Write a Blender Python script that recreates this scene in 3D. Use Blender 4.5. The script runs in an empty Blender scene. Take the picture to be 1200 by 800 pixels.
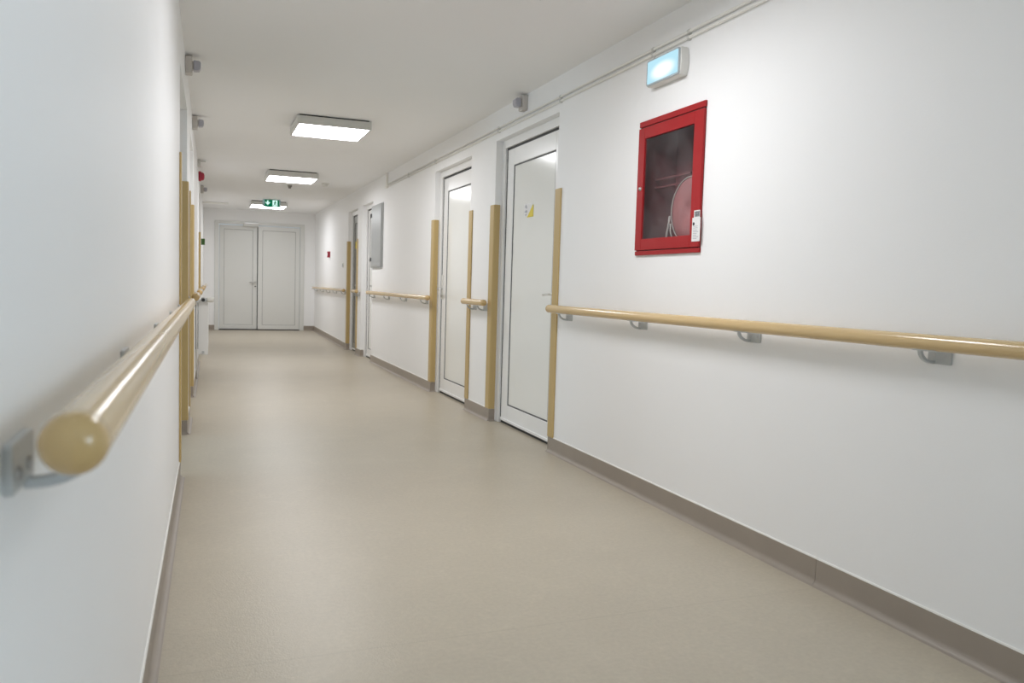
import bpy, bmesh, math, random
from mathutils import Vector, Matrix

random.seed(7)
S = bpy.context.scene
C = S.collection
PI = math.pi

# ------------------------------------------------------------------ camera
CAM_H = 1.10
YAW, PITCH, ROLL = 0.3712585, 0.06813393, -0.03016814
cy_, sy_ = math.cos(YAW), math.sin(YAW)
cp_, sp_ = math.cos(PITCH), math.sin(PITCH)
fwd = Vector((sy_ * cp_, cy_ * cp_, -sp_))
rgt = Vector((cy_, -sy_, 0))
dwn = fwd.cross(rgt)
c_, s_ = math.cos(ROLL), math.sin(ROLL)
r2 = c_ * rgt + s_ * dwn
d2 = -s_ * rgt + c_ * dwn
cd = bpy.data.cameras.new('camera')
cam = bpy.data.objects.new('camera', cd)
C.objects.link(cam)
M = Matrix((r2, -d2, -fwd)).transposed().to_4x4()
M.translation = (0, 0, CAM_H)
cam.matrix_world = M
cd.sensor_fit = 'HORIZONTAL'
cd.sensor_width = 36.0
cd.lens = 28.0
cd.clip_start = 0.05
cd.clip_end = 200
cd.dof.use_dof = True
cd.dof.focus_distance = 4.6
cd.dof.aperture_fstop = 4.8
S.camera = cam

# ------------------------------------------------------------------ light settings
PANEL_POWER = 21.5            # emission of the ceiling panels
PANEL_COLOR = (0.968, 0.972, 1.0)
NEAR_FILL_W = 46.0            # cool fill light from an added, unseen window in the right wall
DAYLIGHT_COLOR = (0.70, 0.86, 1.0)
ROOM_W = 34.0                # daylight in the open side room on the left
EMERG_POWER = 0.95
S.view_settings.view_transform = 'Standard'
S.view_settings.look = 'None'
S.view_settings.gamma = 1.0
S.view_settings.use_curve_mapping = False
S.view_settings.exposure = 0.06
S.cycles.diffuse_bounces = 7
S.cycles.max_bounces = 14
S.cycles.transparent_max_bounces = 12
S.cycles.sample_clamp_indirect = 6.0
S.cycles.use_denoising = True

w = bpy.data.worlds.new('world')
S.world = w
w.use_nodes = True
w.node_tree.nodes['Background'].inputs[0].default_value = (0.75, 0.87, 1.0, 1)
w.node_tree.nodes['Background'].inputs[1].default_value = 0.6


def area_light(name, loc, rot, sx, sy, watts, color):
    l = bpy.data.lights.new(name, 'AREA')
    l.shape = 'RECTANGLE'
    l.size, l.size_y = sx, sy
    l.energy = watts
    l.color = color
    o = bpy.data.objects.new(name, l)
    o.location = loc
    o.rotation_euler = rot
    C.objects.link(o)
    return o


# ------------------------------------------------------------------ layout (metres)
XR = 2.19                      # face of the right wall
YB, YF = -4.0, 17.2            # back wall, far wall
HC = 2.5                       # ceiling
SL, XL0 = 0.0095, -0.162       # left wall runs very slightly inwards
ANG = math.atan(SL)


def LX(y):
    return XL0 + SL * y


def floor_z(y):
    return 0.0 if y < 13.2 else 0.055 * (y - 13.2) / (YF - 13.2)


HEAD = 2.24
R_HEADS = [2.262, 2.238, 2.228, 2.222]
R_DOORS = [(4.885, 6.095), (6.73, 7.895), (11.06, 11.85), (12.24, 13.06)]
L_DOORS = [(4.68, 5.98), (6.68, 7.85), (11.22, 12.46)]
RAIL_Z = 0.966
RAIL_R = 0.0258
RAIL_OFF = 0.065
LEFT_DROP = -0.003
OFF = {'r': RAIL_OFF, 'l': RAIL_OFF - 0.007}      # rail axis to wall
GUARD_TOP = 1.757
BASE_H = 0.10

# ------------------------------------------------------------------ materials


def principled(name, color, rough=0.5, metal=0.0, coat=0.0, spec=0.5):
    m = bpy.data.materials.new(name)
    m.use_nodes = True
    b = m.node_tree.nodes['Principled BSDF']
    b.inputs['Base Color'].default_value = (*color, 1)
    b.inputs['Roughness'].default_value = rough
    b.inputs['Metallic'].default_value = metal
    b.inputs['Coat Weight'].default_value = coat
    b.inputs['Coat Roughness'].default_value = 0.08
    b.inputs['Specular IOR Level'].default_value = spec
    return m


def noise_mat(name, color, amt=0.04, scale=8.0, rough=0.5, bump=0.0, bscale=200.0, stretch=(1, 1, 1), **k):
    """principled with a faint procedural mottling of the colour and an optional fine bump"""
    m = principled(name, color, rough, **k)
    nt = m.node_tree
    N, Lk = nt.nodes, nt.links
    b = N['Principled BSDF']
    tc = N.new('ShaderNodeTexCoord')
    mp = N.new('ShaderNodeMapping')
    mp.inputs['Scale'].default_value = stretch
    Lk.new(tc.outputs['Object'], mp.inputs['Vector'])
    nz = N.new('ShaderNodeTexNoise')
    nz.inputs['Scale'].default_value = scale
    nz.inputs['Detail'].default_value = 5
    Lk.new(mp.outputs[0], nz.inputs['Vector'])
    mx = N.new('ShaderNodeMix')
    mx.data_type = 'RGBA'
    mx.inputs[6].default_value = (*[max(0, c * (1 - amt)) for c in color], 1)
    mx.inputs[7].default_value = (*[min(1, c * (1 + amt)) for c in color], 1)
    Lk.new(nz.outputs['Fac'], mx.inputs[0])
    Lk.new(mx.outputs[2], b.inputs['Base Color'])
    if bump:
        n2 = N.new('ShaderNodeTexNoise')
        n2.inputs['Scale'].default_value = bscale
        n2.inputs['Detail'].default_value = 3
        Lk.new(tc.outputs['Object'], n2.inputs['Vector'])
        bp = N.new('ShaderNodeBump')
        bp.inputs['Strength'].default_value = bump
        bp.inputs['Distance'].default_value = 0.002
        Lk.new(n2.outputs['Fac'], bp.inputs['Height'])
        Lk.new(bp.outputs[0], b.inputs['Normal'])
    return m


def emit_mat(name, color, strength):
    m = bpy.data.materials.new(name)
    m.use_nodes = True
    nt = m.node_tree
    nt.nodes.remove(nt.nodes['Principled BSDF'])
    e = nt.nodes.new('ShaderNodeEmission')
    e.inputs[0].default_value = (*color, 1)
    e.inputs[1].default_value = strength
    nt.links.new(e.outputs[0], nt.nodes['Material Output'].inputs[0])
    return m


def floor_mat():
    m = noise_mat('floor_vinyl', (0.478, 0.426, 0.338), 0.07, 2.3, rough=0.36, spec=0.45)
    nt = m.node_tree
    N, Lk = nt.nodes, nt.links
    b = N['Principled BSDF']
    src = b.inputs['Base Color'].links[0].from_socket
    tc = [n for n in N if n.type == 'TEX_COORD'][0]
    # fine speckle
    nz = N.new('ShaderNodeTexNoise')
    nz.inputs['Scale'].default_value = 60
    nz.inputs['Detail'].default_value = 6
    Lk.new(tc.outputs['Object'], nz.inputs['Vector'])
    mr = N.new('ShaderNodeMapRange')
    mr.inputs[1].default_value = 0.3
    mr.inputs[2].default_value = 0.7
    mr.inputs[3].default_value = 0.95
    mr.inputs[4].default_value = 1.05
    Lk.new(nz.outputs['Fac'], mr.inputs[0])
    # welded seams running across the corridor and one lengthwise
    sep = N.new('ShaderNodeSeparateXYZ')
    Lk.new(tc.outputs['Object'], sep.inputs[0])

    def line(sock, pos, wdt, lo):
        a = N.new('ShaderNodeMath'); a.operation = 'SUBTRACT'; a.inputs[1].default_value = pos
        Lk.new(sock, a.inputs[0])
        ab = N.new('ShaderNodeMath'); ab.operation = 'ABSOLUTE'
        Lk.new(a.outputs[0], ab.inputs[0])
        r = N.new('ShaderNodeMapRange')
        r.inputs[1].default_value = 0; r.inputs[2].default_value = wdt
        r.inputs[3].default_value = lo; r.inputs[4].default_value = 1.0
        Lk.new(ab.outputs[0], r.inputs[0])
        return r.outputs[0]
    f = line(sep.outputs['Y'], 2.32, 0.004, 0.88)
    m1 = N.new('ShaderNodeMath'); m1.operation = 'MULTIPLY'
    Lk.new(f, m1.inputs[0]); Lk.new(mr.outputs[0], m1.inputs[1])
    # broad cloudy wear plus a few pale scuffs
    wr = N.new('ShaderNodeTexNoise')
    wr.inputs['Scale'].default_value = 6.5
    wr.inputs['Detail'].default_value = 8
    wr.inputs['Roughness'].default_value = 0.7
    wr.inputs['Distortion'].default_value = 1.2
    Lk.new(tc.outputs['Object'], wr.inputs['Vector'])
    wm = N.new('ShaderNodeMapRange')
    wm.inputs[1].default_value = 0.52; wm.inputs[2].default_value = 0.72
    wm.inputs[3].default_value = 1.0; wm.inputs[4].default_value = 1.07
    Lk.new(wr.outputs['Fac'], wm.inputs[0])
    m2 = N.new('ShaderNodeMath'); m2.operation = 'MULTIPLY'
    Lk.new(m1.outputs[0], m2.inputs[0]); Lk.new(wm.outputs[0], m2.inputs[1])
    m1 = m2
    vm = N.new('ShaderNodeVectorMath'); vm.operation = 'SCALE'
    Lk.new(src, vm.inputs[0]); Lk.new(m1.outputs[0], vm.inputs['Scale'])
    Lk.new(vm.outputs[0], b.inputs['Base Color'])
    # embossed anti-slip grain
    vo = N.new('ShaderNodeTexVoronoi')
    vo.inputs['Scale'].default_value = 170
    Lk.new(tc.outputs['Object'], vo.inputs['Vector'])
    bp = N.new('ShaderNodeBump')
    bp.inputs['Strength'].default_value = 0.22
    bp.inputs['Distance'].default_value = 0.0015
    Lk.new(vo.outputs['Distance'], bp.inputs['Height'])
    Lk.new(bp.outputs[0], b.inputs['Normal'])
    return m


def glass_mat():
    """dusty pane: mostly clear, a thin film of grey dust, glossy surface"""
    m = bpy.data.materials.new('dusty_glass')
    m.use_nodes = True
    nt = m.node_tree
    N, Lk = nt.nodes, nt.links
    b = N['Principled BSDF']
    b.inputs['Base Color'].default_value = (0.42, 0.40, 0.41, 1)
    b.inputs['Roughness'].default_value = 0.12
    tr = N.new('ShaderNodeBsdfTransparent')
    mix = N.new('ShaderNodeMixShader')
    tc = N.new('ShaderNodeTexCoord')
    nz = N.new('ShaderNodeTexNoise')
    nz.inputs['Scale'].default_value = 5
    nz.inputs['Detail'].default_value = 7
    Lk.new(tc.outputs['Object'], nz.inputs['Vector'])
    mr = N.new('ShaderNodeMapRange')
    mr.inputs[1].default_value = 0.35; mr.inputs[2].default_value = 0.75
    mr.inputs[3].default_value = 0.03; mr.inputs[4].default_value = 0.11
    Lk.new(nz.outputs['Fac'], mr.inputs[0])
    Lk.new(mr.outputs[0], mix.inputs[0])
    Lk.new(tr.outputs[0], mix.inputs[1]); Lk.new(b.outputs[0], mix.inputs[2])
    Lk.new(mix.outputs[0], N['Material Output'].inputs[0])
    return m


def clear_glass():
    m = bpy.data.materials.new('window_glass')
    m.use_nodes = True
    nt = m.node_tree
    N, Lk = nt.nodes, nt.links
    g = N.new('ShaderNodeBsdfGlossy'); g.inputs['Roughness'].default_value = 0.02
    tr = N.new('ShaderNodeBsdfTransparent')
    mix = N.new('ShaderNodeMixShader'); mix.inputs[0].default_value = 0.06
    Lk.new(tr.outputs[0], mix.inputs[1]); Lk.new(g.outputs[0], mix.inputs[2])
    Lk.new(mix.outputs[0], N['Material Output'].inputs[0])
    return m


M_WALL = noise_mat('wall_paint', (0.91, 0.912, 0.912), 0.01, 3.0, rough=0.55, bump=0.12, bscale=140, spec=0.3)
M_CEIL = noise_mat('ceiling_paint', (0.915, 0.92, 0.925), 0.01, 2.0, rough=0.8, bump=0.05, bscale=120, spec=0.2)
M_FLOOR = floor_mat()
M_BASE = noise_mat('skirting_vinyl', (0.33, 0.285, 0.24), 0.08, 9.0, rough=0.42)
M_CAULK = principled('sealant_line', (0.83, 0.82, 0.78), 0.5)
M_RAIL = noise_mat('rail_vinyl', (0.65, 0.475, 0.245), 0.08, 14.0, rough=0.17, stretch=(3, 0.25, 3), coat=0.18)
M_CAP = noise_mat('rail_cap', (0.57, 0.39, 0.17), 0.05, 10.0, rough=0.26, coat=0.3)
M_GUARD = noise_mat('guard_vinyl', (0.53, 0.385, 0.165), 0.06, 6.0, rough=0.38, stretch=(2, 2, 0.3))
M_GREY = noise_mat('bracket_grey', (0.52, 0.54, 0.54), 0.05, 30, rough=0.38, metal=0.15)
M_SCREW = principled('screw_steel', (0.55, 0.56, 0.57), 0.3, metal=1.0)
M_DARK = principled('dark_rubber', (0.03, 0.03, 0.032), 0.6)
M_LINE = principled('seal_grey', (0.36, 0.36, 0.355), 0.5)
M_GASKET = principled('gasket_grey', (0.10, 0.10, 0.105), 0.6)
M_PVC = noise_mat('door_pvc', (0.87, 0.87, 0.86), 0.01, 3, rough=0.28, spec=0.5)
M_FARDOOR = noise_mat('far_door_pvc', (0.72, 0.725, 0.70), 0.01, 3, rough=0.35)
M_PANEL = noise_mat('door_panel', (0.86, 0.865, 0.835), 0.01, 2, rough=0.16, spec=0.45)
M_GREYPANEL = noise_mat('grey_glazing', (0.24, 0.245, 0.225), 0.04, 2, rough=0.3)
M_WHITE = noise_mat('white_plastic', (0.74, 0.735, 0.70), 0.02, 12, rough=0.4)
M_LIGHTBODY = noise_mat('fixture_body', (0.66, 0.66, 0.63), 0.02, 6, rough=0.45)
M_RED = noise_mat('cabinet_red', (0.36, 0.011, 0.014), 0.08, 7, rough=0.42, spec=0.3)
M_DKRED = noise_mat('cabinet_inside', (0.15, 0.04, 0.045), 0.25, 6, rough=0.6)
M_REEL = noise_mat('reel_red', (0.40, 0.16, 0.165), 0.2, 12, rough=0.45)
M_HOSE = noise_mat('hose_canvas', (0.48, 0.46, 0.43), 0.1, 40, rough=0.8)
M_GLASS = glass_mat()
M_STEEL = noise_mat('panel_steel', (0.47, 0.485, 0.485), 0.03, 4, rough=0.34, metal=0.55)
M_PIPE = noise_mat('conduit_white', (0.86, 0.85, 0.81), 0.02, 10, rough=0.45)
M_YELLOW = principled('warning_yellow', (0.75, 0.60, 0.03), 0.5)
M_PAPER = principled('paper_white', (0.80, 0.80, 0.80), 0.6)
M_INK = principled('ink', (0.04, 0.04, 0.05), 0.6)
M_INKGREY = principled('ink_grey', (0.42, 0.43, 0.47), 0.6)
M_SENSOR = principled('sensor_lens', (0.46, 0.46, 0.52), 0.3)
M_SENSORBASE = noise_mat('sensor_base', (0.60, 0.57, 0.54), 0.02, 12, rough=0.45)
M_SIREN = principled('siren_red', (0.38, 0.012, 0.04), 0.3)
M_GREENBOX = principled('release_green', (0.06, 0.16, 0.03), 0.4)
M_CHROME = principled('handle_satin', (0.62, 0.62, 0.62), 0.28, metal=0.9)
M_TUBE = emit_mat('panel_diffuser', PANEL_COLOR, PANEL_POWER)


def emergency_mat():
    """frosted cover of the lamp, brightest in front of its small tube"""
    m = emit_mat('emergency_diffuser', (0.5, 0.85, 1.0), EMERG_POWER)
    nt = m.node_tree
    N, Lk = nt.nodes, nt.links
    e = [n for n in N if n.type == 'EMISSION'][0]
    tc = N.new('ShaderNodeTexCoord')
    mp = N.new('ShaderNodeMapping')
    mp.vector_type = 'POINT'
    mp.inputs['Location'].default_value = (0, -0.05, 0.22)
    mp.inputs['Scale'].default_value = (0.01, 7.0, 18.0)
    Lk.new(tc.outputs['Object'], mp.inputs['Vector'])
    g = N.new('ShaderNodeTexGradient')
    g.gradient_type = 'SPHERICAL'
    Lk.new(mp.outputs[0], g.inputs['Vector'])
    r = N.new('ShaderNodeValToRGB')
    r.color_ramp.interpolation = 'EASE'
    r.color_ramp.elements[0].color = (0.52, 0.84, 0.97, 1)
    r.color_ramp.elements[1].position = 0.75
    r.color_ramp.elements[1].color = (1.25, 1.3, 1.3, 1)
    Lk.new(g.outputs['Color'], r.inputs[0])
    Lk.new(r.outputs[0], e.inputs[0])
    return m


M_EMERG = emergency_mat()
M_EXITGREEN = emit_mat('exit_green', (0.0, 0.13, 0.055), 1.0)
M_EXITWHITE = emit_mat('exit_white', (0.70, 1.0, 0.92), 1.0)
M_EXITBODY = principled('exit_body', (0.42, 0.58, 0.62), 0.25)
M_RAD = noise_mat('radiator_enamel', (0.80, 0.80, 0.79), 0.01, 5, rough=0.3)
M_WGLASS = clear_glass()

# ------------------------------------------------------------------ mesh helpers


def box(bm, x0, x1, y0, y1, z0, z1, mi=0):
    vs = [bm.verts.new((x, y, z)) for x in (x0, x1) for y in (y0, y1) for z in (z0, z1)]
    fs = ((0, 1, 3, 2), (4, 6, 7, 5), (0, 4, 5, 1), (2, 3, 7, 6), (0, 2, 6, 4), (1, 5, 7, 3))
    for f in fs:
        fc = bm.faces.new([vs[i] for i in f])
        fc.material_index = mi


def prism(bm, pts, axis, a, b, mi=0):
    """extrude a 2-D outline along an axis. axis 'y': pts=(x,z); 'x': pts=(y,z); 'z': pts=(x,y)"""
    def mk(p, t):
        return {'y': (p[0], t, p[1]), 'x': (t, p[0], p[1]), 'z': (p[0], p[1], t)}[axis]
    A = [bm.verts.new(mk(p, a)) for p in pts]
    B = [bm.verts.new(mk(p, b)) for p in pts]
    n = len(pts)
    fs = [bm.faces.new(A), bm.faces.new(B[::-1])]
    for i in range(n):
        fs.append(bm.faces.new((A[i], B[i], B[(i + 1) % n], A[(i + 1) % n])))
    for f in fs:
        f.material_index = mi


def cyl(bm, p0, p1, r0, r1=None, n=24, caps=True, mi=0):
    r1 = r0 if r1 is None else r1
    p0, p1 = Vector(p0), Vector(p1)
    d = (p1 - p0).normalized()
    u = d.orthogonal().normalized()
    v = d.cross(u)
    A = [bm.verts.new(p0 + r0 * (math.cos(2 * PI * i / n) * u + math.sin(2 * PI * i / n) * v)) for i in range(n)]
    B = [bm.verts.new(p1 + r1 * (math.cos(2 * PI * i / n) * u + math.sin(2 * PI * i / n) * v)) for i in range(n)]
    for i in range(n):
        f = bm.faces.new((A[i], A[(i + 1) % n], B[(i + 1) % n], B[i]))
        f.smooth = True
        f.material_index = mi
    if caps:
        bm.faces.new(A[::-1]).material_index = mi
        bm.faces.new(B).material_index = mi


def lathe(bm, prof, origin, axis, n=28, mi=0):
    """revolve (radius, distance along axis) points about an axis"""
    o = Vector(origin)
    d = Vector(axis).normalized()
    u = d.orthogonal().normalized()
    v = d.cross(u)
    rings = []
    for r, t in prof:
        if r < 1e-6:
            rings.append([bm.verts.new(o + d * t)])
        else:
            rings.append([bm.verts.new(o + d * t + r * (math.cos(2 * PI * i / n) * u + math.sin(2 * PI * i / n) * v)) for i in range(n)])
    for a, b in zip(rings, rings[1:]):
        for i in range(n):
            j = (i + 1) % n
            if len(a) == 1:
                f = bm.faces.new((a[0], b[j], b[i]))
            elif len(b) == 1:
                f = bm.faces.new((a[i], a[j], b[0]))
            else:
                f = bm.faces.new((a[i], a[j], b[j], b[i]))
            f.smooth = True
            f.material_index = mi


def tube(bm, pts, r, n=10):
    pts = [Vector(p) for p in pts]
    rings = []
    for i, p in enumerate(pts):
        d = (pts[min(i + 1, len(pts) - 1)] - pts[max(i - 1, 0)]).normalized()
        u = d.cross(Vector((0.3, 0.2, 0.93))).normalized()
        v = d.cross(u)
        rings.append([bm.verts.new(p + r * (math.cos(2 * PI * k / n) * u + math.sin(2 * PI * k / n) * v)) for k in range(n)])
    for a, b in zip(rings, rings[1:]):
        for k in range(n):
            f = bm.faces.new((a[k], a[(k + 1) % n], b[(k + 1) % n], b[k]))
            f.smooth = True
    bm.faces.new(rings[0][::-1])
    bm.faces.new(rings[-1])


def ring(bm, y0, y1, z0, z1, w_, x0, x1, bottom=True):
    box(bm, x0, x1, y0, y0 + w_, z0, z1)
    box(bm, x0, x1, y1 - w_, y1, z0, z1)
    box(bm, x0, x1, y0 + w_, y1 - w_, z1 - w_, z1)
    if bottom:
        box(bm, x0, x1, y0 + w_, y1 - w_, z0, z0 + w_)


def rrect(y0, y1, z0, z1, r, n=5):
    out = []
    for cy, cz, a0 in ((y1 - r, z1 - r, 0), (y0 + r, z1 - r, 90), (y0 + r, z0 + r, 180), (y1 - r, z0 + r, 270)):
        for k in range(n + 1):
            a = math.radians(a0 + 90 * k / n)
            out.append((cy + r * math.cos(a), cz + r * math.sin(a)))
    return out


def obj(name, bm, mats, parent=None, bevel=0.0, loc=None, rotz=0.0, segs=2):
    bmesh.ops.recalc_face_normals(bm, faces=bm.faces[:])
    me = bpy.data.meshes.new(name)
    bm.to_mesh(me)
    bm.free()
    for m in (mats if isinstance(mats, (list, tuple)) else [mats]):
        me.materials.append(m)
    o = bpy.data.objects.new(name, me)
    C.objects.link(o)
    if parent:
        o.parent = parent
    if loc:
        o.location = loc
    o.rotation_euler.z = rotz
    if bevel:
        md = o.modifiers.new('bevel', 'BEVEL')
        md.width = bevel
        md.segments = segs
        md.limit_method = 'ANGLE'
        md.angle_limit = math.radians(40)
    return o


def part(name, mats, parent, fn, bevel=0.0, **k):
    bm = bmesh.new()
    fn(bm)
    return obj(name, bm, mats, parent, bevel, **k)


def tag(o, label, cat, group=None):
    o['label'] = label
    o['category'] = cat
    if group:
        o['group'] = group
    return o


def thing(name, label, cat, loc, rotz=0.0, group=None):
    o = bpy.data.objects.new(name, None)
    o.empty_display_size = 0.1
    C.objects.link(o)
    o.location = loc
    o.rotation_euler.z = rotz
    return tag(o, label, cat, group)


def struct(o):
    o['kind'] = 'structure'
    return o


def on_right(y, z=0.0):
    """local frame on the right wall: +x out into the corridor, +y towards the camera"""
    return dict(loc=(XR, y, z), rotz=PI)


def on_left(y, z=0.0):
    """local frame on the left wall: +x out into the corridor, +y away from the camera"""
    return dict(loc=(LX(y), y, z), rotz=-ANG)


# ------------------------------------------------------------------ room shell
XO = 3.3   # how far slabs reach past the walls


def floor_fn(bm):
    ys = [YB - 0.3, 13.2, YF, YF + 0.3]
    xs = (-3.4, XR + 0.3)
    top = [[bm.verts.new((x, y, floor_z(min(y, YF)))) for x in xs] for y in ys]
    bot = [[bm.verts.new((x, y, -0.2)) for x in xs] for y in ys]
    for a, b in zip(top, top[1:]):
        bm.faces.new((a[0], a[1], b[1], b[0]))
    for a, b in zip(bot, bot[1:]):
        bm.faces.new((a[0], b[0], b[1], a[1]))
    for i in range(3):
        for s in (0, 1):
            bm.faces.new((top[i][s], top[i + 1][s], bot[i + 1][s], bot[i][s]))
    bm.faces.new((top[0][0], top[0][1], bot[0][1], bot[0][0]))
    bm.faces.new((top[3][0], top[3][1], bot[3][1], bot[3][0]))


struct(part('floor', M_FLOOR, None, floor_fn))
struct(part('ceiling', M_CEIL, None, lambda bm: box(bm, -3.4, XR + 0.3, YB - 0.3, YF + 0.3, HC, HC + 0.15)))

WN = (-1.9, -0.6, 1.05, 2.2)           # added, unseen window in the right wall: y0 y1 z0 z1
CAB = (3.205, 3.805, 1.29, 1.997)     # hose cabinet niche on the right wall: y0 y1 z0 z1


def wall_right_fn(bm):
    th = 0.3
    x0, x1 = XR, XR + th
    y = YB
    for k, (a, b) in enumerate(R_DOORS + [(YF, None)]):
        if y < CAB[0] < a:       # the stretch with the niche
            n0, n1, z0, z1 = CAB[0] + .004, CAB[1] - .004, CAB[2] + .004, CAB[3] - .004
            box(bm, x0, x1, y, WN[0], -0.1, HC)
            box(bm, x0, x1, WN[0], WN[1], -0.1, WN[2])
            box(bm, x0, x1, WN[0], WN[1], WN[3], HC)
            box(bm, x0, x1, WN[1], n0, -0.1, HC)
            box(bm, x0, x1, n1, a, -0.1, HC)
            box(bm, x0, x1, n0, n1, -0.1, z0)
            box(bm, x0, x1, n0, n1, z1, HC)
            box(bm, x0 + 0.24, x1, n0, n1, z0, z1)
        else:
            box(bm, x0, x1, y, a, -0.1, HC)
        if b:
            box(bm, x0, x1, a, b, R_HEADS[k], HC)
            y = b


struct(part('wall_right', M_WALL, None, wall_right_fn))


def wall_left_fn(bm):
    th = 0.25
    y = YB - 0.05
    for a, b in L_DOORS + [(YF + 0.05, None)]:
        box(bm, -th, 0, y, a, -0.1, HC)
        if b:
            box(bm, -th, 0, a, b, HEAD, HC)
            y = b


struct(part('wall_left', M_WALL, None, wall_left_fn, loc=(XL0, 0, 0), rotz=-ANG))

# far wall with the opening of the double door
FD = (0.245, 1.945, 2.235)          # x0 x1 ztop


def wall_far_fn(bm):
    box(bm, -0.6, FD[0], YF, YF + 0.25, -0.1, HC)
    box(bm, FD[1], XR + 0.3, YF, YF + 0.25, -0.1, HC)
    box(bm, FD[0], FD[1], YF, YF + 0.25, FD[2], HC)


struct(part('wall_far', M_WALL, None, wall_far_fn))

# wall behind the camera
struct(part('wall_back', M_WALL, None, lambda bm: box(bm, -0.6, XR + 0.3, YB - 0.25, YB, -0.1, HC)))


def win_fn(bm):
    a, b, c, d = WN
    x0, x1 = XR + 0.10, XR + 0.17
    for y0, y1 in ((a, a + .06), (b - .06, b), ((a + b) / 2 - .035, (a + b) / 2 + .035)):
        box(bm, x0, x1, y0, y1, c, d)
    box(bm, x0, x1, a, b, c, c + .06)
    box(bm, x0, x1, a, b, d - .06, d)


win = struct(part('added_window_1', M_PVC, None, win_fn))  # assumed window out of view, added to carry the cool light
part('pane', M_WGLASS, win, lambda bm: box(bm, XR + .13, XR + .138, WN[0] + .05, WN[1] - .05, WN[2] + .05, WN[3] - .05))
area_light('near_fill', (XR + 0.32, (WN[0] + WN[1]) / 2, (WN[2] + WN[3]) / 2), (0, PI / 2, 0), 1.1, 1.25, NEAR_FILL_W, DAYLIGHT_COLOR)  # added lamp, cools and brightens the near end of the corridor


# small side room behind the open left doorway
def side_room_fn(bm):
    x0 = -3.0
    box(bm, x0 - .1, x0, 3.5, 4.6, -.1, HC)
    box(bm, x0 - .1, x0, 5.8, 7.3, -.1, HC)
    box(bm, x0 - .1, x0, 4.6, 5.8, -.1, .9)
    box(bm, x0 - .1, x0, 4.6, 5.8, 2.1, HC)
    box(bm, x0, -0.40, 3.5, 3.6, -.1, HC)
    box(bm, x0, -0.36, 7.2, 7.3, -.1, HC)


struct(part('wall_side_room', M_WALL, None, side_room_fn))
win2 = struct(part('window_2', M_PVC, None, lambda bm: ring(bm, 4.6, 5.8, .9, 2.1, .06, -3.07, -3.01)))
part('pane', M_WGLASS, win2, lambda bm: box(bm, -3.045, -3.037, 4.65, 5.75, .95, 2.05))
area_light('side_room_daylight', (-3.2, 5.2, 1.5), (0, -PI / 2, 0), 1.1, 1.1, ROOM_W, DAYLIGHT_COLOR)

# closets that keep the two other left openings from looking out into nothing are closed by their doors


# coved vinyl skirting: upstand, hollow cove and the white sealant line on top
def skirt_profile(h=BASE_H):
    r = 0.024
    t = 0.005
    pts = [(0, h), (t, h)]
    for k in range(7):
        a = PI + (PI / 2) * k / 6
        pts.append((t + r + r * math.cos(a), r + r * math.sin(a)))
    pts.append((0, 0))
    return pts


def skirt(bm, p0, p1, nrm, z0=0.0, z1=0.0):
    """skirting along p0-p1 in plan, nrm the direction it faces"""
    nrm = Vector((*nrm, 0)).normalized()
    P = [Vector((*p0, z0)), Vector((*p1, z1))]
    for prof, mi in ((skirt_profile(), 0), ([(0, BASE_H), (0.006, BASE_H), (0.004, BASE_H + 0.0055), (0, BASE_H + 0.0055)], 1)):
        rings = [[bm.verts.new(p + nrm * x + Vector((0, 0, z))) for x, z in prof] for p in P]
        n = len(prof)
        for i in range(n):
            f = bm.faces.new((rings[0][i], rings[0][(i + 1) % n], rings[1][(i + 1) % n], rings[1][i]))
            f.material_index = mi
        for r in (rings[0], rings[1][::-1]):
            bm.faces.new(r).material_index = mi


WRAP = 0.045


def skirt_right_fn(bm):
    y = YB
    for k, (a, b) in enumerate(R_DOORS + [(YF, None)]):
        e = .006 if b else 0
        if a > 13.2:
            skirt(bm, (XR, y), (XR, 13.2), (-1, 0))
            skirt(bm, (XR, 13.2), (XR, a), (-1, 0), 0, floor_z(a))
        elif y < 2.346 < a:           # welded joint in the skirting
            skirt(bm, (XR, y), (XR, 2.344), (-1, 0))
            skirt(bm, (XR, 2.346), (XR, a), (-1, 0))
        else:
            skirt(bm, (XR, y), (XR, a), (-1, 0))
        if b:
            skirt(bm, (XR - .006, a), (XR + WRAP, a), (0, 1))
            skirt(bm, (XR - .006, b), (XR + WRAP, b), (0, -1))
            y = b


struct(part('baseboard_right', [M_BASE, M_CAULK], None, skirt_right_fn))


def skirt_left_fn(bm):
    y = YB
    for a, b in L_DOORS + [(YF, None)]:
        if a > 13.2:
            skirt(bm, (0, y), (0, 13.2), (1, 0))
            skirt(bm, (0, 13.2), (0, a), (1, 0), 0, floor_z(a))
        else:
            skirt(bm, (0, y), (0, a), (1, 0))
        if b:
            skirt(bm, (.006, a), (-WRAP, a), (0, 1))
            skirt(bm, (.006, b), (-WRAP, b), (0, -1))
            y = b


struct(part('baseboard_left', [M_BASE, M_CAULK], None, skirt_left_fn, loc=(XL0, 0, 0), rotz=-ANG))


def skirt_far_fn(bm):
    z = floor_z(YF)
    skirt(bm, (LX(YF), YF), (FD[0] - .02, YF), (0, -1), z, z)
    skirt(bm, (FD[1] + .02, YF), (XR, YF), (0, -1), z, z)


struct(part('baseboard_far', [M_BASE, M_CAULK], None, skirt_far_fn))
struct(part('baseboard_back', [M_BASE, M_CAULK], None, lambda bm: skirt(bm, (LX(YB), YB), (XR, YB), (0, 1))))


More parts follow.
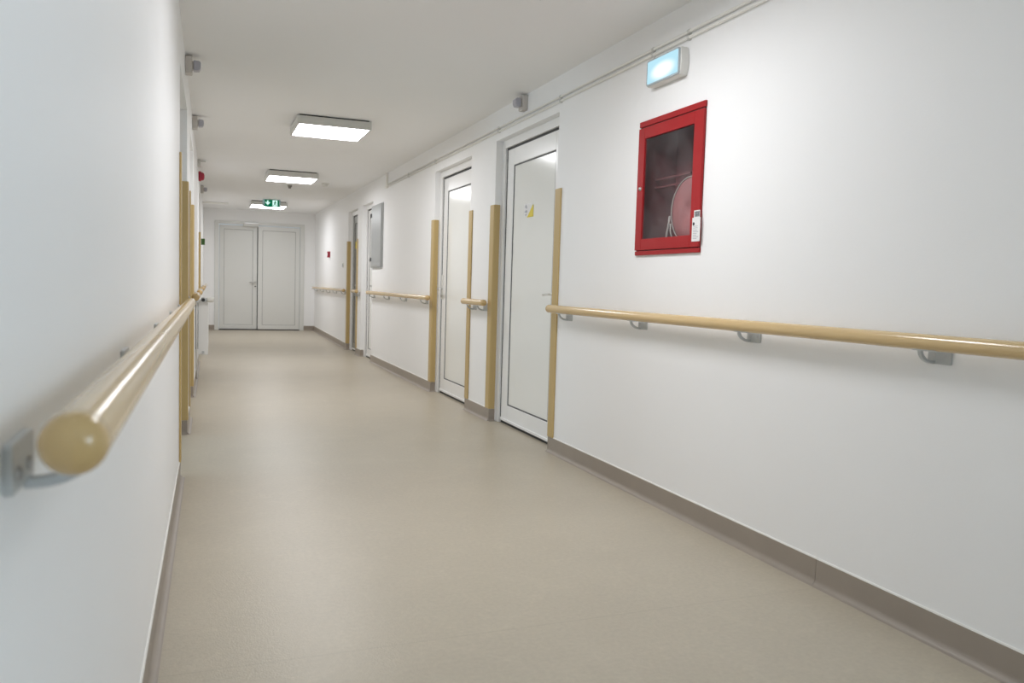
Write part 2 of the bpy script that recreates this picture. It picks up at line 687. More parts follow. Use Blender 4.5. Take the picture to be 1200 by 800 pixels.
# ------------------------------------------------------------------ doors in the side walls
def side_door(n, fr, width, handle_side, panel=M_PANEL, leaf_open=False, handle=True, stile=M_PVC, lever_mat=None, head=None):
    """local y 0..width across the opening; local x negative goes into the reveal"""
    d = bpy.data.objects.new('door_%d' % n, None)
    C.objects.link(d)
    d.location = fr['loc']
    d.rotation_euler.z = fr['rotz']
    struct(d)
    HD = head or HEAD
    FW, LT = 0.062, HD - 0.066       # frame width, top of the leaf
    W = width

    def frame(bm):
        box(bm, -0.125, -0.055, 0.0, FW, 0.0, HD)
        box(bm, -0.125, -0.055, W - FW, W, 0.0, HD)
        box(bm, -0.125, -0.055, FW, W - FW, LT + 0.004, HD)
    part('frame', M_PVC, d, frame, bevel=0.004)
    g = 0.007
    y0, y1, z0, z1 = FW + g, W - FW - g, 0.022, LT - g
    if leaf_open:
        lf = bpy.data.objects.new('leaf', None)
        C.objects.link(lf)
        lf.parent = d
        lf.location = (-0.14, y0, 0)
        lf.rotation_euler.z = PI / 2
        lf.location = (-0.13, y1, 0)
        off = (0.075, -y0)
    else:
        lf = bpy.data.objects.new('leaf', None)
        C.objects.link(lf)
        lf.parent = d
        off = (0, 0)
    lf.name = 'leaf'

    def tr(fn):
        def f(bm):
            fn(bm)
            bmesh.ops.translate(bm, vec=(off[0], off[1], 0), verts=bm.verts[:])
        return f
    SW = 0.135 if W > 1 else 0.11
    part('stiles', stile, lf, tr(lambda bm: ring(bm, y0, y1, z0, z1, SW, -0.135, -0.075)), bevel=0.004)
    part('panel', panel, lf, tr(lambda bm: box(bm, -0.125, -0.083, y0 + SW - .004, y1 - SW + .004, z0 + SW - .004, z1 - SW + .004)))
    part('panel_gasket', M_GASKET, lf, tr(lambda bm: ring(bm, y0 + SW - .001, y1 - SW + .001, z0 + SW - .001, z1 - SW + .001, 0.011, -0.085, -0.079)))
    part('drip_rail', M_PVC, lf, tr(lambda bm: box(bm, -0.08, -0.066, y0 + .002, y1 - .002, z0 + .001, z0 + 0.022)), bevel=0.004)
    if not leaf_open:
        def gasket(bm):
            x0, x1 = -0.100, -0.0735
            box(bm, x0, x1, FW - .002, y0 + .006, z0, LT + .004)
            box(bm, x0, x1, y1 - .006, W - FW + .002, z0, LT + .004)
            box(bm, x0, x1, y0 + .006, y1 - .006, z1 - .006, LT + .006)
        part('frame_gasket', M_DARK, d, gasket)
        part('dark_gap_strip', M_DARK, d, lambda bm: box(bm, -0.13, -0.082, FW, W - FW, 0.0, 0.02))  # black strip standing in for the shaded gap under the leaf
    if handle:
        hy = y0 + 0.035 if handle_side == 'low' else y1 - 0.035
        s = 1 if handle_side == 'low' else -1

        def plate(bm):
            prism(bm, rrect(hy - .018, hy + .018, 0.955, 1.20, .012), 'x', -0.076, -0.066)

        def lever(bm):
            cyl(bm, (-0.07, hy, 1.06), (-0.018, hy, 1.06), 0.010)
            tube(bm, [(-0.02, hy, 1.06), (-0.016, hy + s * .012, 1.06), (-0.016, hy + s * .05, 1.058), (-0.018, hy + s * .115, 1.055)], 0.009)

        def lock(bm):
            cyl(bm, (-0.07, hy, 0.99), (-0.055, hy, 0.99), 0.011)
        h = part('handle', M_WHITE, lf, tr(plate))
        part('lever', lever_mat or M_CHROME, h, tr(lever))
        part('lock_cylinder', M_CHROME, h, tr(lock))
    return d, lf


d1, l1 = side_door(1, on_right(R_DOORS[0][1]), R_DOORS[0][1] - R_DOORS[0][0], 'high', lever_mat=M_WHITE, head=R_HEADS[0])
dd2, l2 = side_door(2, on_right(R_DOORS[1][1]), R_DOORS[1][1] - R_DOORS[1][0], 'low', head=R_HEADS[1])
side_door(3, on_right(R_DOORS[2][1]), R_DOORS[2][1] - R_DOORS[2][0], 'high', head=R_HEADS[2])
side_door(4, on_right(R_DOORS[3][1]), R_DOORS[3][1] - R_DOORS[3][0], 'high', panel=M_GREYPANEL, stile=M_GREYPANEL, head=R_HEADS[3])
side_door(5, on_left(L_DOORS[0][0]), L_DOORS[0][1] - L_DOORS[0][0], 'low', leaf_open=True)
side_door(6, on_left(L_DOORS[1][0]), L_DOORS[1][1] - L_DOORS[1][0], 'low')
side_door(7, on_left(L_DOORS[2][0]), L_DOORS[2][1] - L_DOORS[2][0], 'low')


# ------------------------------------------------------------------ far double door
def far_door():
    d = bpy.data.objects.new('door_8', None)
    C.objects.link(d)
    zf = floor_z(YF)
    d.location = (0, YF, zf)
    struct(d)
    x0, x1 = FD[0], FD[1]
    top = FD[2] - zf
    fw = 0.055

    def frame(bm):
        box(bm, x0 - .03, x0 + fw, -0.02, 0.10, 0, top + .03)
        box(bm, x1 - fw, x1 + .03, -0.02, 0.10, 0, top + .03)
        box(bm, x0 + fw, x1 - fw, -0.02, 0.10, top - fw + .02, top + .03)
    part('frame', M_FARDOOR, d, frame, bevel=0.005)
    xm = 1.052
    zt = top - fw + .008
    for (a, b, yy, hinge, dz) in ((x0 + fw + .006, xm - .014, 0.040, 'l', 0), (xm, x1 - fw - .006, -0.008, 'r', 0)):
        lf = bpy.data.objects.new('leaf', None)
        C.objects.link(lf)
        lf.parent = d

        def ringx(bm, a=a, b=b, yy=yy, w_=0.085, y0=0.0, y1=0.05, m0=0.0):
            za, zb = 0.02 + m0, zt - m0
            aa, bb = a + m0, b - m0
            box(bm, aa, aa + w_, yy + y0, yy + y1, za, zb)
            box(bm, bb - w_, bb, yy + y0, yy + y1, za, zb)
            box(bm, aa + w_, bb - w_, yy + y0, yy + y1, zb - w_, zb)
            box(bm, aa + w_, bb - w_, yy + y0, yy + y1, za, za + w_)
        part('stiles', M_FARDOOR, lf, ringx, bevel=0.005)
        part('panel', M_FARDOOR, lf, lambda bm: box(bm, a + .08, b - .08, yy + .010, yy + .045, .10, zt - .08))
        part('panel_gasket', M_LINE, lf, lambda bm: ringx(bm, w_=0.009, y0=.008, y1=.012, m0=0.0842))
        if hinge == 'l':
            part('leaf_gap_shade', M_DARK, lf, lambda bm: box(bm, b - .004, b + .014, yy + .002, yy + .05, .02, zt))  # dark strip painting the shade in the gap between the two leaves

            def lever(bm):
                cyl(bm, (b - .035, yy, .985), (b - .035, yy - .05, .985), .010)
                tube(bm, [(b - .035, yy - .05, .985), (b - .06, yy - .055, .985), (b - .15, yy - .055, .98)], .010)
            h = part('handle', M_WHITE, lf, lambda bm: box(bm, b - .055, b - .015, yy - .012, yy + .001, .86, 1.05), bevel=0.004)
            part('lever', M_CHROME, h, lever)
            part('lock_cylinder', M_DARK, h, lambda bm: cyl(bm, (b - .035, yy - .01, .90), (b - .035, yy - .022, .90), .013))
    part('dark_gap_strip', M_DARK, d, lambda bm: box(bm, x0 + fw, x1 - fw, 0.005, 0.08, 0, .018))  # dark strip filling the gap below both leaves
    return d, xm, zt


fd, fxm, fzt = far_door()
zf = floor_z(YF)
dc = thing('door_closer', 'small light grey door closer above the left leaf of the far double door', 'door closer', (0.905, YF - 0.02, zf + fzt + 0.005))
part('body', M_LIGHTBODY, dc, lambda bm: box(bm, -.145, .145, -.06, 0, -.03, .035), bevel=.006)
part('arm', M_CHROME, dc, lambda bm: box(bm, -.12, .14, -.055, -.02, .035, .048), bevel=.003)


# ------------------------------------------------------------------ handrails
def bracket_mesh(side):
    """wall plate, open curved arm and saddle; local origin on the wall at rail height"""
    bm = bmesh.new()
    k_ = 1.0 if side == 'r' else 0.72
    ay = -0.022 if side == 'r' else 0.022
    prism(bm, rrect(-.043, .043, -0.070 * k_, -0.006, .005), 'x', 0.0, 0.008)
    outer, inner = [], []
    for k in range(13):
        a = PI * 1.5 + (k / 12) * PI / 2
        outer.append((0.012 + (OFF[side] + .006 - .012) * math.cos(a), -0.026 + 0.044 * k_ * math.sin(a)))
        inner.append((0.010 + (OFF[side] - .005 - .010) * math.cos(a), -0.026 + (0.044 * k_ - .010) * math.sin(a)))
    loop = [(0.004, outer[0][1])] + outer + inner[::-1] + [(0.004, inner[0][1])]
    prism(bm, loop, 'y', ay - .007, ay + .007)
    prism(bm, [(OFF[side] - .016, -.0275), (OFF[side] + .012, -.0275), (OFF[side] + .012, -.021), (OFF[side] - .016, -.021)], 'y', -.045, .045)
    bmesh.ops.recalc_face_normals(bm, faces=bm.faces[:])
    me = bpy.data.meshes.new('bracket')
    bm.to_mesh(me)
    bm.free()
    me.materials.append(M_GREY)
    return me


ME_BR = {'r': bracket_mesh('r'), 'l': bracket_mesh('l')}
bmb = bmesh.new()
lathe(bmb, [(0, .0085), (.004, .0090), (.006, .0105), (.0065, .0075)], (0, 0, 0), (1, 0, 0), n=14)
bmesh.ops.recalc_face_normals(bmb, faces=bmb.faces[:])
ME_SC = bpy.data.meshes.new('screw')
bmb.to_mesh(ME_SC)
bmb.free()
ME_SC.materials.append(M_SCREW)


def handrail(fr, length, brackets, label, side):
    """local y 0..length; brackets at the given local y"""
    h = thing('handrail', label, 'handrail', (fr['loc'][0], fr['loc'][1], RAIL_Z + (LEFT_DROP if side == 'l' else 0)), fr['rotz'], 'wall handrails along the corridor')
    cap = RAIL_R * 0.92

    def rail(bm):
        n = max(2, int(length / 0.25))
        ys = [cap + (length - 2 * cap) * i / n for i in range(n + 1)]
        for a, b in zip(ys, ys[1:]):
            cyl(bm, (OFF[side], a, 0), (OFF[side], b, 0), RAIL_R, n=40, caps=False)
        bmesh.ops.remove_doubles(bm, verts=bm.verts[:], dist=1e-5)
    part('rail', M_RAIL, h, rail)
    R1 = RAIL_R * 1.012
    for y, s in ((cap, -1), (length - cap, 1)):
        prof = [(R1 * .98, -.012), (R1, -.011), (R1, 0)] + [(R1 * math.cos(a), cap * math.sin(a)) for a in [PI / 2 * k / 9 for k in range(1, 9)]] + [(0, cap)]
        part('end_cap', M_CAP, h, lambda bm: lathe(bm, prof, (OFF[side], y, 0), (0, s, 0), n=40))
    for y in brackets:
        b = bpy.data.objects.new('bracket', ME_BR[side])
        C.objects.link(b)
        b.parent = h
        b.location = (0, y, 0)
        md = b.modifiers.new('bevel', 'BEVEL')
        md.width = .0018
        md.segments = 2
        md.limit_method = 'ANGLE'
        for sy in (-.018, .024) if side == 'r' else (-.024, .018):
            sc = bpy.data.objects.new('screw', ME_SC)
            C.objects.link(sc)
            sc.parent = b
            sc.location = (0, sy, -.043 if side == 'r' else -.034)
    return h


def rail_r(yfar, ynear, plates, label):
    handrail(on_right(yfar), yfar - ynear, [yfar - p for p in plates], label, 'r')


def rail_l(ynear, yfar, plates, label):
    handrail(on_left(ynear), yfar - ynear, [p - ynear for p in plates], label, 'l')


rail_r(4.824, -0.2, [4.62, 3.70, 2.78, 1.86, .94, .02], 'long beige handrail on the right wall under the red fire hose cabinet')
rail_r(6.68, 6.10, [6.525, 6.25], 'very short beige handrail on the pier between the two nearest doors on the right')
rail_r(11.05, 7.83, [10.85, 9.94, 9.03, 8.11], 'beige handrail on the right wall under the grey electrical panel')
rail_r(12.24, 11.86, [12.14, 11.96], 'short stub of handrail between the two farthest doors in the right wall')
rail_r(16.9, 13.02, [16.7, 15.8, 14.98, 14.17, 13.27], 'farthest beige handrail on the right wall, below the red alarm button')
rail_l(0.70, 4.64, [0.80, 1.72, 2.66, 3.60, 4.5], 'beige handrail on the left wall, its rounded end closest to the viewer')
rail_l(6.0, 6.65, [6.1, 6.5], 'short beige handrail on the left wall between its two nearest doorways')
rail_l(7.92, 8.95, [8.1, 8.8], 'beige handrail stub on the left wall just before the white radiator')
rail_l(10.55, 11.15, [10.65, 11.05], 'beige handrail piece on the left wall just past the white radiator')
rail_l(12.52, 16.6, [12.7, 13.7, 14.7, 15.7, 16.4], 'farthest beige handrail on the left wall, near the double door')


# ------------------------------------------------------------------ corner guards at the door jambs
def guard(fr, sgn, label):
    """L-shaped guard: wall leg on local -y*sgn side of the corner, return leg into the reveal"""
    wl, rl, t = 0.082, 0.042, 0.011
    pts = [(t, -wl), (0.0005, -wl), (0.0005, -0.0005 * 0), (-rl, 0), (-rl, t), (t * .4, t), (t, t * .4)]
    pts = [(x, y * sgn) for x, y in pts]
    o = part('corner_guard', M_GUARD, None, lambda bm: prism(bm, pts, 'z', BASE_H + .001, GUARD_TOP), bevel=.0025)
    o.location = (fr['loc'][0], fr['loc'][1], 0)
    o.rotation_euler.z = fr['rotz']
    return tag(o, label, 'corner guard', 'tan corner guards on the door jambs')


# right wall: local +y points to the camera, so the far jamb's opening lies on its +y side
guard(on_right(R_DOORS[0][1]), 1, 'tan corner guard at the left edge of the nearest right-hand door')
guard(on_right(R_DOORS[0][0]), -1, 'tan corner guard beside the end of the long right handrail, right of the stickered door')
guard(on_right(R_DOORS[1][1]), 1, 'tan corner guard left of the second right-hand door, by its handle')
guard(on_right(R_DOORS[1][0]), -1, 'thin tan corner guard behind the very short handrail between two doors on the right')
guard(on_right(R_DOORS[3][1]), 1, 'tan corner guard at the left edge of the farthest right-hand door')
guard(on_right(R_DOORS[3][0]), -1, 'thin tan corner guard at the right edge of the farthest right-hand door')
# left wall: local +y points away from the camera
guard(on_left(L_DOORS[0][0]), 1, 'thin tan corner guard at the end of the nearest left handrail')
guard(on_left(L_DOORS[0][1]), -1, 'broad tan corner guard on the far jamb of the nearest left doorway')
guard(on_left(L_DOORS[1][0]), 1, 'narrow dark-edged tan corner guard on the near jamb of the second left doorway')
guard(on_left(L_DOORS[1][1]), -1, 'tan corner guard on the left wall nearest to the radiator')
guard(on_left(L_DOORS[2][1]), -1, 'farthest tan corner guard on the left wall, beside the small green box')


# ------------------------------------------------------------------ ceiling panels
def ceiling_panel(y, label, x0=0.735, W=0.625):
    t = thing('ceiling_light', label, 'ceiling light', (x0 + W / 2, y + W / 2, HC), 0, 'square ceiling light panels')
    h = W / 2
    part('spacer', M_DARK, t, lambda bm: box(bm, -h + .02, h - .02, -h + .02, h - .02, -.012, 0))

    def body(bm):
        z0, z1 = -.082, -.012
        for a in (box,):
            a(bm, -h, -h + .018, -h, h, z0, z1)
            a(bm, h - .018, h, -h, h, z0, z1)
            a(bm, -h + .018, h - .018, -h, -h + .018, z0, z1)
            a(bm, -h + .018, h - .018, h - .018, h, z0, z1)
        box(bm, -h + .018, h - .018, -h + .018, h - .018, -.02, z1)
    part('housing', M_LIGHTBODY, t, body, bevel=.002)

    def diff(bm):
        k = h - .018
        v = [bm.verts.new((sx * k, sy * k, -.0815)) for sx, sy in ((-1, -1), (1, -1), (1, 1), (-1, 1))]
        bm.faces.new(v)
    part('diffuser', M_TUBE, t, diff)
    return t


ceiling_panel(7.0, 'nearest lit square ceiling light panel, the largest of the three in view')
ceiling_panel(10.65, 'second lit square ceiling light panel down the corridor, in the middle of the three', x0=0.765)
ceiling_panel(14.95, 'farthest lit square ceiling light panel, partly behind the green exit sign', x0=0.785)
ceiling_panel(2.85, 'lit square ceiling light panel overhead, just above the picture', x0=0.82)


# ------------------------------------------------------------------ exit sign under the ceiling
def exit_sign():
    t = thing('exit_sign', 'small lit green exit sign with a white down arrow, hung from the ceiling', 'exit sign', (1.108, 14.55, 2.424))
    w_, hh = 0.152, 0.066

    def body(bm):
        pr = [(x, z) for x, z in rrect(-w_, w_, -hh, hh, .02)]
        prism(bm, pr, 'y', -.02, .02)
    part('housing', M_EXITBODY, t, body, bevel=.004)
    part('ceiling_mount', M_WHITE, t, lambda bm: box(bm, -.05, .05, -.015, .015, hh, HC - 2.424))
    f = part('green_face', M_EXITGREEN, t, lambda bm: box(bm, -.118, .122, -.024, -.0195, -.058, .058))

    def arrow(bm):
        s = [(-.012, .045), (.012, .045), (.012, .005), (.030, .022), (.042, .010), (0, -.036), (-.042, .010), (-.030, .022), (-.012, .005)]
        prism(bm, [(x - .067, z) for x, z in s], 'y', -.026, -.0235)
    part('arrow', M_EXITWHITE, f, arrow)
    part('doorway_symbol', M_EXITWHITE, f, lambda bm: box(bm, .012, .094, -.026, -.0235, -.054, .054))

    def man(bm):
        cyl(bm, (.058, -.0255, .034), (.058, -.028, .034), .010, n=16)

        def limb(p, q, r):
            p, q = Vector((p[0], p[1])), Vector((q[0], q[1]))
            d = (q - p).normalized()
            n = Vector((-d.y, d.x)) * r
            prism(bm, [tuple(p + n), tuple(q + n), tuple(q - n), tuple(p - n)], 'y', -.028, -.0255)
        limb((.056, .024), (.050, -.010), .009)
        limb((.053, .018), (.032, .008), .004)
        limb((.056, .018), (.078, .004), .004)
        limb((.050, -.008), (.070, -.022), .005)
        limb((.070, -.022), (.066, -.046), .004)
        limb((.049, -.008), (.040, -.026), .005)
        limb((.040, -.026), (.022, -.034), .004)
    part('running_figure', M_EXITGREEN, f, man)


exit_sign()


# ------------------------------------------------------------------ emergency light on the right wall
def emergency():
    yc, zc = 3.535, 2.218
    f = on_right(yc, zc)
    t = thing('emergency_light', 'lit white emergency light box on the right wall above the red cabinet', 'emergency light', f['loc'], f['rotz'])
    hw, hh, dp = 0.150, 0.068, 0.046

    def body(bm):
        # rounded, slightly bowed ends
        pts = []
        for k in range(9):
            a = -1 + 2 * k / 8
            pts.append((hw + .014 * (1 - a * a), hh * a))
        for k in range(9):
            a = 1 - 2 * k / 8
            pts.append((-hw - .014 * (1 - a * a), hh * a))
        prism(bm, pts, 'x', 0, dp)
    part('housing', M_WHITE, t, body, bevel=.006)
    part('bezel', principled('bezel_grey', (.42, .47, .50), .35), t, lambda bm: prism(bm, rrect(-hw - .002, hw + .002, -hh + .004, hh - .004, .012), 'x', dp - .002, dp + .006), bevel=.002)
    part('diffuser', M_EMERG, t, lambda bm: prism(bm, rrect(-hw + .012, hw - .008, -hh + .013, hh - .012, .006), 'x', dp + .004, dp + .009))


emergency()


# ------------------------------------------------------------------ fire hose cabinet
def cabinet():
    y0, y1, z0, z1 = CAB
    W, H = y1 - y0, z1 - z0
    f = on_right(y1, z0)
    t = thing('fire_hose_cabinet', 'red fire hose cabinet with a dusty glass door set in the right wall', 'fire hose cabinet', f['loc'], f['rotz'])

    # local y 0 (far) .. W (near), z 0..H, x out
    def shell(bm):
        e = .006
        box(bm, -.225, -.22, e, W - e, e, H - e)
        box(bm, -.22, .004, e, e + .004, e, H - e)
        box(bm, -.22, .004, W - e - .004, W - e, e, H - e)
        box(bm, -.22, .004, e + .004, W - e - .004, e, e + .004)
        box(bm, -.22, .004, e + .004, W - e - .004, H - e - .004, H - e)
    part('inside_box', M_DKRED, t, shell)
    # top and bottom flange
    part('top_flange', M_RED, t, lambda bm: box(bm, 0, .012, 0, W, H - .030, H), bevel=.002)
    part('bottom_flange', M_RED, t, lambda bm: box(bm, 0, .012, 0, W, 0, .022), bevel=.002)

    part('flange_gap', M_DARK, t, lambda bm: box(bm, .0, .006, .004, W - .004, H - .0365, H - .029))
    part('flange_gap', M_DARK, t, lambda bm: box(bm, .0, .006, .004, W - .004, .021, .0265))
    gz0, gz1, gy0, gy1 = .085, H - .096, .066, W - .078
    dr = bpy.data.objects.new('door', None)
    C.objects.link(dr)
    dr.parent = t

    def door(bm):
        a, b = .026, H - .036
        x0, x1 = .002, .016
        box(bm, x0, x1, .002, gy0, a, b)
        box(bm, x0, x1, gy1, W - .002, a, b)
        box(bm, x0, x1, gy0, gy1, a, gz0)
        box(bm, x0, x1, gy0, gy1, gz1, b)
    part('door_frame', M_RED, dr, door, bevel=.0025)
    part('pane', M_GLASS, dr, lambda bm: box(bm, .006, .010, gy0 - .004, gy1 + .004, gz0 - .004, gz1 + .004))

    def knob(bm):
        lathe(bm, [(.011, 0), (.011, .004), (.008, .007), (.008, .010), (0, .011)], (.015, .042, .352), (1, 0, 0), n=20)
    part('knob', M_CHROME, dr, knob)

    # two rails across the inside
    for z in (.405, .362):
        part('inner_rail', M_DKRED, t, lambda bm: box(bm, -.10, -.088, .011, W - .25, z, z + .010))
    return t


cabinet()


def hose_reel():
    # drum seen through the glass, hung on the near side of the cabinet
    cx, cyy, cz = XR + 0.085, 3.440, 1.513
    t = thing('hose_reel', 'round red fire hose reel behind the dusty glass of the cabinet', 'hose reel', (cx, cyy, cz))
    R = .165

    def flange(bm):
        for x in (0.0, .105):
            lathe(bm, [(0, x), (.035, x), (.04, x - .006), (R - .02, x - .006), (R - .012, x - .001), (R, x), (R, x + .006), (0, x + .006)], (0, 0, 0), (1, 0, 0), n=56)
    part('drum', M_REEL, t, flange)

    def rim(bm):
        pts = [(-.003, (R + .001) * math.cos(2 * PI * k / 64), (R + .001) * math.sin(2 * PI * k / 64)) for k in range(65)]
        tube(bm, pts, .003, 8)
    part('rim', M_HOSE, t, rim)

    def coil(bm):
        for k in range(4):
            x = .018 + k * .022
            pts = [(x, (R - .03) * math.cos(2 * PI * j / 40), (R - .03) * math.sin(2 * PI * j / 40)) for j in range(41)]
            tube(bm, pts, .0125, 8)
    part('hose_coil', M_HOSE, t, coil)

    def tail(bm):
        tube(bm, [(-.012, .164, -.02), (-.014, .168, -.06), (-.014, .180, -.10), (-.012, .195, -.15), (-.012, .20, -.21)], .006, 10)
        tube(bm, [(-.012, .155, -.06), (-.014, .15, -.10), (-.014, .13, -.14), (-.012, .09, -.185)], .004, 10)
    part('hose_end', M_HOSE, t, tail)
    part('support_arm', M_REEL, t, lambda bm: box(bm, .11, .135, -.02, .02, -.03, .03))


hose_reel()


def tag_label():
    f = on_right(3.263, 1.342)
    t = thing('inspection_tag', 'white barcode tag stuck on the lower right of the red cabinet frame', 'tag', (XR - .0165, 3.260, 1.342), PI)
    part('card', M_PAPER, t, lambda bm: (box(bm, .0005, .002, 0, .066, 0, .112), box(bm, .0005, .002, .012, .060, .112, .146)))

    def bars(bm):
        y = .018
        random.seed(3)
        while y < .055:
            wd = random.choice((.002, .003, .005))
            box(bm, .0018, .0026, y, y + wd, .116, .141)
            y += wd + random.choice((.002, .003))
    part('barcode', M_INK, t, bars)
    part('emblem', M_INK, t, lambda bm: prism(bm, [(.013 + .008 * math.cos(a), .083 + .008 * math.sin(a)) for a in [2 * PI * k / 16 for k in range(16)]], 'x', .0018, .0026))

    def lines(bm):
        for z in (.070, .062, .052, .044, .036, .028, .020, .012):
            box(bm, .0018, .0024, .010, .010 + random.uniform(.026, .046), z, z + .0025)
    part('print_lines', M_INKGREY, t, lines)


tag_label()


# sticker on the nearest right-hand door
def sticker():
    xx = XR + 0.0825
    t = thing('door_sticker', 'small white and yellow warning sticker on the nearest right-hand door', 'sticker', (xx, 5.665, 1.625), PI)
    part('white_sheet', M_PAPER, t, lambda bm: box(bm, .0, .0012, 0, .16, .012, .105))
    part('yellow_triangle', M_YELLOW, t, lambda bm: prism(bm, [(.065, 0), (.185, 0), (.185, .088), (.172, .088)], 'x', .001, .0022))

    def marks(bm):
        prism(bm, [(.018, .082), (.038, .098), (.055, .088), (.060, .070), (.045, .066), (.032, .074)], 'x', .001, .0020)
        prism(bm, [(.012, .044), (.045, .058), (.070, .048), (.058, .034), (.035, .038)], 'x', .001, .0020)
        prism(bm, [(.020, .020), (.050, .030), (.060, .022), (.040, .014)], 'x', .001, .0020)
    part('printed_marks', M_INKGREY, t, marks)


sticker()
st = part('yellow_tag', M_YELLOW, None, lambda bm: prism(bm, rrect(-.06, .06, -.055, .055, .015), 'x', 0, .002), loc=(XR + 0.0822, 12.79, 1.69), rotz=PI)
tag(st, 'small yellow tag on the farthest right-hand door', 'sticker')


# ------------------------------------------------------------------ electrical panel
def epanel():
    y0, y1, z0, z1 = 10.36, 11.04, 1.30, 2.15
    f = on_right(y1, z0)
    W, H = y1 - y0, z1 - z0
    t = thing('electrical_panel', 'grey metal electrical panel on the right wall beyond the second door', 'electrical panel', f['loc'], f['rotz'])
    part('frame', M_STEEL, t, lambda bm: box(bm, 0, .020, 0, W, 0, H), bevel=.003)
    part('door', M_STEEL, t, lambda bm: box(bm, .020, .030, .014, W - .022, .016, H - .014), bevel=.003)
    for z in (.12, H - .13):
        part('hinge', M_DARK, t, lambda bm: cyl(bm, (.034, .02, z - .025), (.034, .02, z + .025), .012, n=14))


epanel()


# ------------------------------------------------------------------ conduits
def conduit(z, label, y_end=10.1):
    t = thing('cable_conduit', label, 'cable conduit', (XR, 0, z), 0, 'white cable conduits along the right wall')
    r = .0085
    part('pipe', M_PIPE, t, lambda bm: cyl(bm, (-.0095, YB, 0), (-.0095, y_end, 0), r, n=16))
    for y in (-2.5, -1.3, -.1, 1.05, 2.2, 3.369, 3.696, 4.85, 6.02, 7.86, 9.0):
        def clip(bm):
            pts = [(0, -.0125)] + [(-.0095 + .0115 * math.cos(a), .0115 * math.sin(a)) for a in [-PI / 2 - PI * k / 8 for k in range(9)]] + [(0, .0125)]
            prism(bm, pts, 'y', y - .008, y + .008)
        part('clip', M_LIGHTBODY, t, clip)


conduit(2.325, 'lower of the two white conduits running along the top of the right wall')
conduit(2.353, 'upper of the two white conduits running along the top of the right wall', 10.05)
dr_ = part('conduit_drop', M_PIPE, None, lambda bm: (box(bm, -.03, 0, -.06, .06, -.19, -.15), box(bm, -.026, 0, -.015, .02, -.15, 0)), loc=(XR, 10.14, HC), bevel=.003)
tag(dr_, 'short white trunking dropping from the ceiling at the far end of the conduits', 'cable conduit')
pc = part('ceiling_conduit', M_PIPE, None, lambda bm: box(bm, LX(15.8), .43, -.02, .02, -.035, 0), loc=(0, 15.8, HC), bevel=.004)
tag(pc, 'short white trunking across the ceiling at the far left, near the double door', 'cable conduit')


# ------------------------------------------------------------------ motion sensors
def sensor(fr, label, lit=1):
    t = thing('motion_sensor', label, 'motion sensor', fr['loc'], fr['rotz'], 'motion sensors above the doors')
    part('base', M_SENSORBASE, t, lambda bm: prism(bm, rrect(-.042, .042, -.055, .055, .012), 'x', 0, .042), bevel=.004)
    part('neck', M_SENSORBASE, t, lambda bm: box(bm, .03, .062, -.022, .022, -.025, .025))

    def head(bm):
        prism(bm, [(.050, -.032), (.084, -.029), (.092, -.010), (.092, .020), (.084, .029), (.050, .032)], 'y', -.032, .032)
    h = part('head', M_SENSOR, t, head, bevel=.004)


sensor(on_left(5.55, 2.435), 'grey motion sensor high on the left wall, nearest to the viewer')
sensor(on_left(7.55, 2.435), 'second grey motion sensor high on the left wall')
sensor(on_left(13.1, 2.435), 'farthest small motion sensor high on the left wall, below the red siren')
sensor(on_right(5.49, 2.435), 'grey motion sensor on the right wall above the nearest door')


# fire siren, on the left wall
def siren():
    f = on_left(11.0, 2.385)
    t = thing('alarm_siren', 'red round fire alarm siren high on the left wall', 'alarm siren', f['loc'], f['rotz'])
    part('base', M_SIREN, t, lambda bm: lathe(bm, [(0, 0), (.063, 0), (.063, .028), (.056, .034), (0, .034)], (0, 0, 0), (1, 0, 0)))
    part('dome', M_SIREN, t, lambda bm: lathe(bm, [(.052, .034), (.050, .052), (.038, .066), (.015, .072), (0, .072)], (0, 0, 0), (1, 0, 0)))


siren()
br = thing('cable_bracket', 'small grey cable box at the top of the left wall above the red siren', 'cable box', (LX(10.3), 10.3, 2.46), -ANG)
part('box', M_LIGHTBODY, br, lambda bm: box(bm, 0, .035, -.05, .05, -.045, .03), bevel=.004)
part('arm', M_LIGHTBODY, br, lambda bm: box(bm, .035, .09, -.012, .012, .012, .028), bevel=.003)

gb = thing('door_release_box', 'small green emergency door release box on the left wall by the double door', 'door release', (LX(14.0), 14.0, 1.685), -ANG)
part('box', M_GREENBOX, gb, lambda bm: prism(bm, rrect(-.045, .045, -.05, .05, .008), 'x', 0, .055), bevel=.003)
part('button', M_PAPER, gb, lambda bm: box(bm, .054, .058, -.025, .025, -.025, .025))

cp = thing('fire_call_point', 'small red fire alarm button box on the far right wall', 'fire alarm button', (XR, 15.06, 1.60), PI)
part('box', M_SIREN, cp, lambda bm: prism(bm, rrect(-.055, .055, -.055, .055, .008), 'x', 0, .045), bevel=.003)
part('break_plate', M_PAPER, cp, lambda bm: box(bm, .044, .047, -.028, .028, -.028, .028))
sw = thing('wall_switch', 'small grey wall button on the far right wall left of the farthest door', 'switch', (XR, 13.5, 1.38), PI)
part('plate', M_WHITE, sw, lambda bm: prism(bm, rrect(-.04, .04, -.04, .04, .006), 'x', 0, .01), bevel=.002)
part('button', M_INKGREY, sw, lambda bm: prism(bm, rrect(-.02, .02, -.025, .025, .004), 'x', .009, .015))


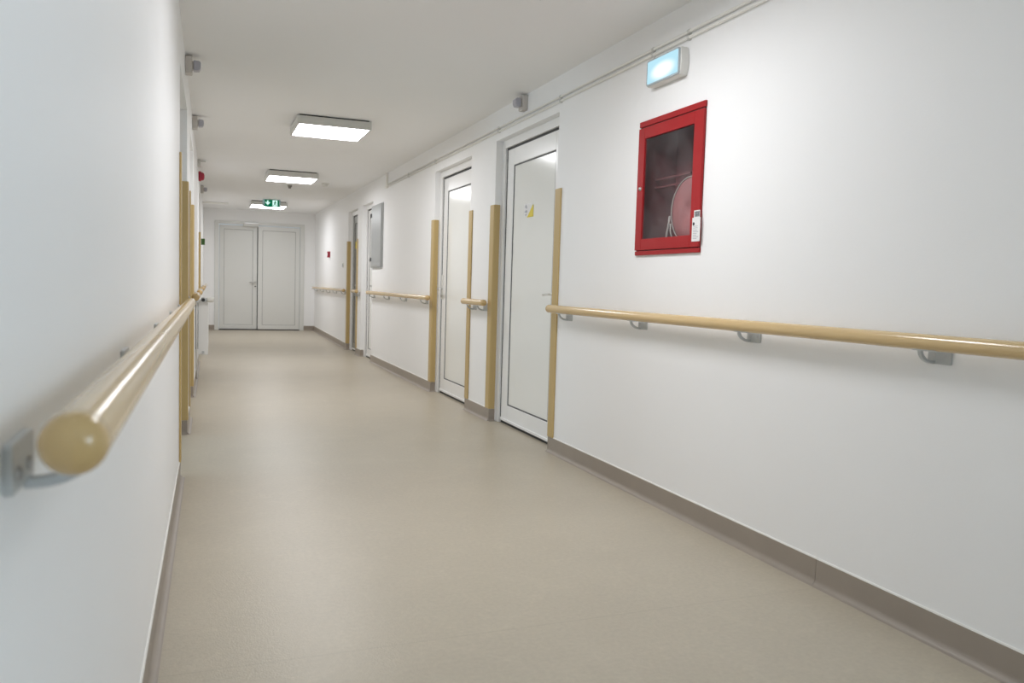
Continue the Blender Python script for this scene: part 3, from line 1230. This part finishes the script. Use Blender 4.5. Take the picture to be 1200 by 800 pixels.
def detector(x, y, r, label, mat):
    t = thing('smoke_detector', label, 'smoke detector', (x, y, HC), 0, 'ceiling detectors')
    part('base', mat, t, lambda bm: lathe(bm, [(0, 0), (r, 0), (r, -.014), (r * .9, -.018), (0, -.018)], (0, 0, 0), (0, 0, 1)))
    part('head', mat, t, lambda bm: lathe(bm, [(r * .72, -.018), (r * .70, -.034), (r * .45, -.045), (0, -.046)], (0, 0, 0), (0, 0, 1)))


detector(1.19, 12.3, .032, 'small dark ceiling detector just beyond the middle ceiling light', principled('detector_grey', (.22, .21, .19), .5))
detector(1.63, 11.75, .055, 'small white ceiling detector right of the middle ceiling light', M_WHITE)


# ------------------------------------------------------------------ radiator
def radiator():
    f = on_left(9.15, 0)
    t = thing('radiator', 'white panel radiator on the left wall with a valve on its near end', 'radiator', f['loc'], f['rotz'])
    L, zb, zt = 1.25, .275, .865
    x0, x1 = .030, .125

    def body(bm):
        for a, b in ((x0, x0 + .018), (x1 - .018, x1)):
            box(bm, a, b, .004, L - .004, zb, zt - .012)
            n = 30
            for k in range(n):
                yy = .03 + (L - .06) * k / (n - 1)
                if b == x1:
                    box(bm, b - .002, b + .004, yy - .012, yy + .012, zb + .03, zt - .045)
    part('panels', M_RAD, t, body, bevel=.004)
    part('side_cover', M_RAD, t, lambda bm: box(bm, x0 - .002, x1 + .002, 0, .006, zb + .002, zt), bevel=.003)
    part('side_cover', M_RAD, t, lambda bm: box(bm, x0 - .002, x1 + .002, L - .006, L, zb + .002, zt), bevel=.003)

    def grille(bm):
        box(bm, x0, x0 + .012, .006, L - .006, zt - .014, zt)
        box(bm, x1 - .012, x1, .006, L - .006, zt - .014, zt)
        n = 40
        for k in range(n):
            yy = .02 + (L - .04) * k / (n - 1)
            box(bm, x0 + .012, x1 - .012, yy - .004, yy + .004, zt - .012, zt - .004)
    part('top_grille', M_RAD, t, grille)
    part('drain_plug', M_GREY, t, lambda bm: cyl(bm, (.078, -.012, zb + .028), (.078, .002, zb + .028), .014))
    zv = zt + .004
    v = part('valve', M_GREY, t, lambda bm: (cyl(bm, (.078, -.055, zv), (.078, .004, zv), .024), cyl(bm, (.055, -.035, zv), (.13, -.035, zv), .017)))
    part('port', M_DARK, v, lambda bm: cyl(bm, (.078, -.059, zv - .004), (.078, -.054, zv - .004), .018))
    part('thermostat_head', M_WHITE, v, lambda bm: lathe(bm, [(0, 0), (.024, 0), (.029, .008), (.029, .056), (.024, .068), (0, .07)], (.118, -.035, zv), (1, 0, 0)))

    def pipes(bm):
        tube(bm, [(.055, -.035, zv), (.02, -.035, zv - .01), (.016, -.035, zt - .08), (.016, -.035, .02)], .009, 10)
    part('supply_pipe', M_RAD, t, pipes)

    def hang(bm):
        for y in (.15, L - .15):
            box(bm, 0, x0, y - .02, y + .02, zb + .05, zt - .06)
    part('wall_bracket', M_DARK, t, hang)


radiator()
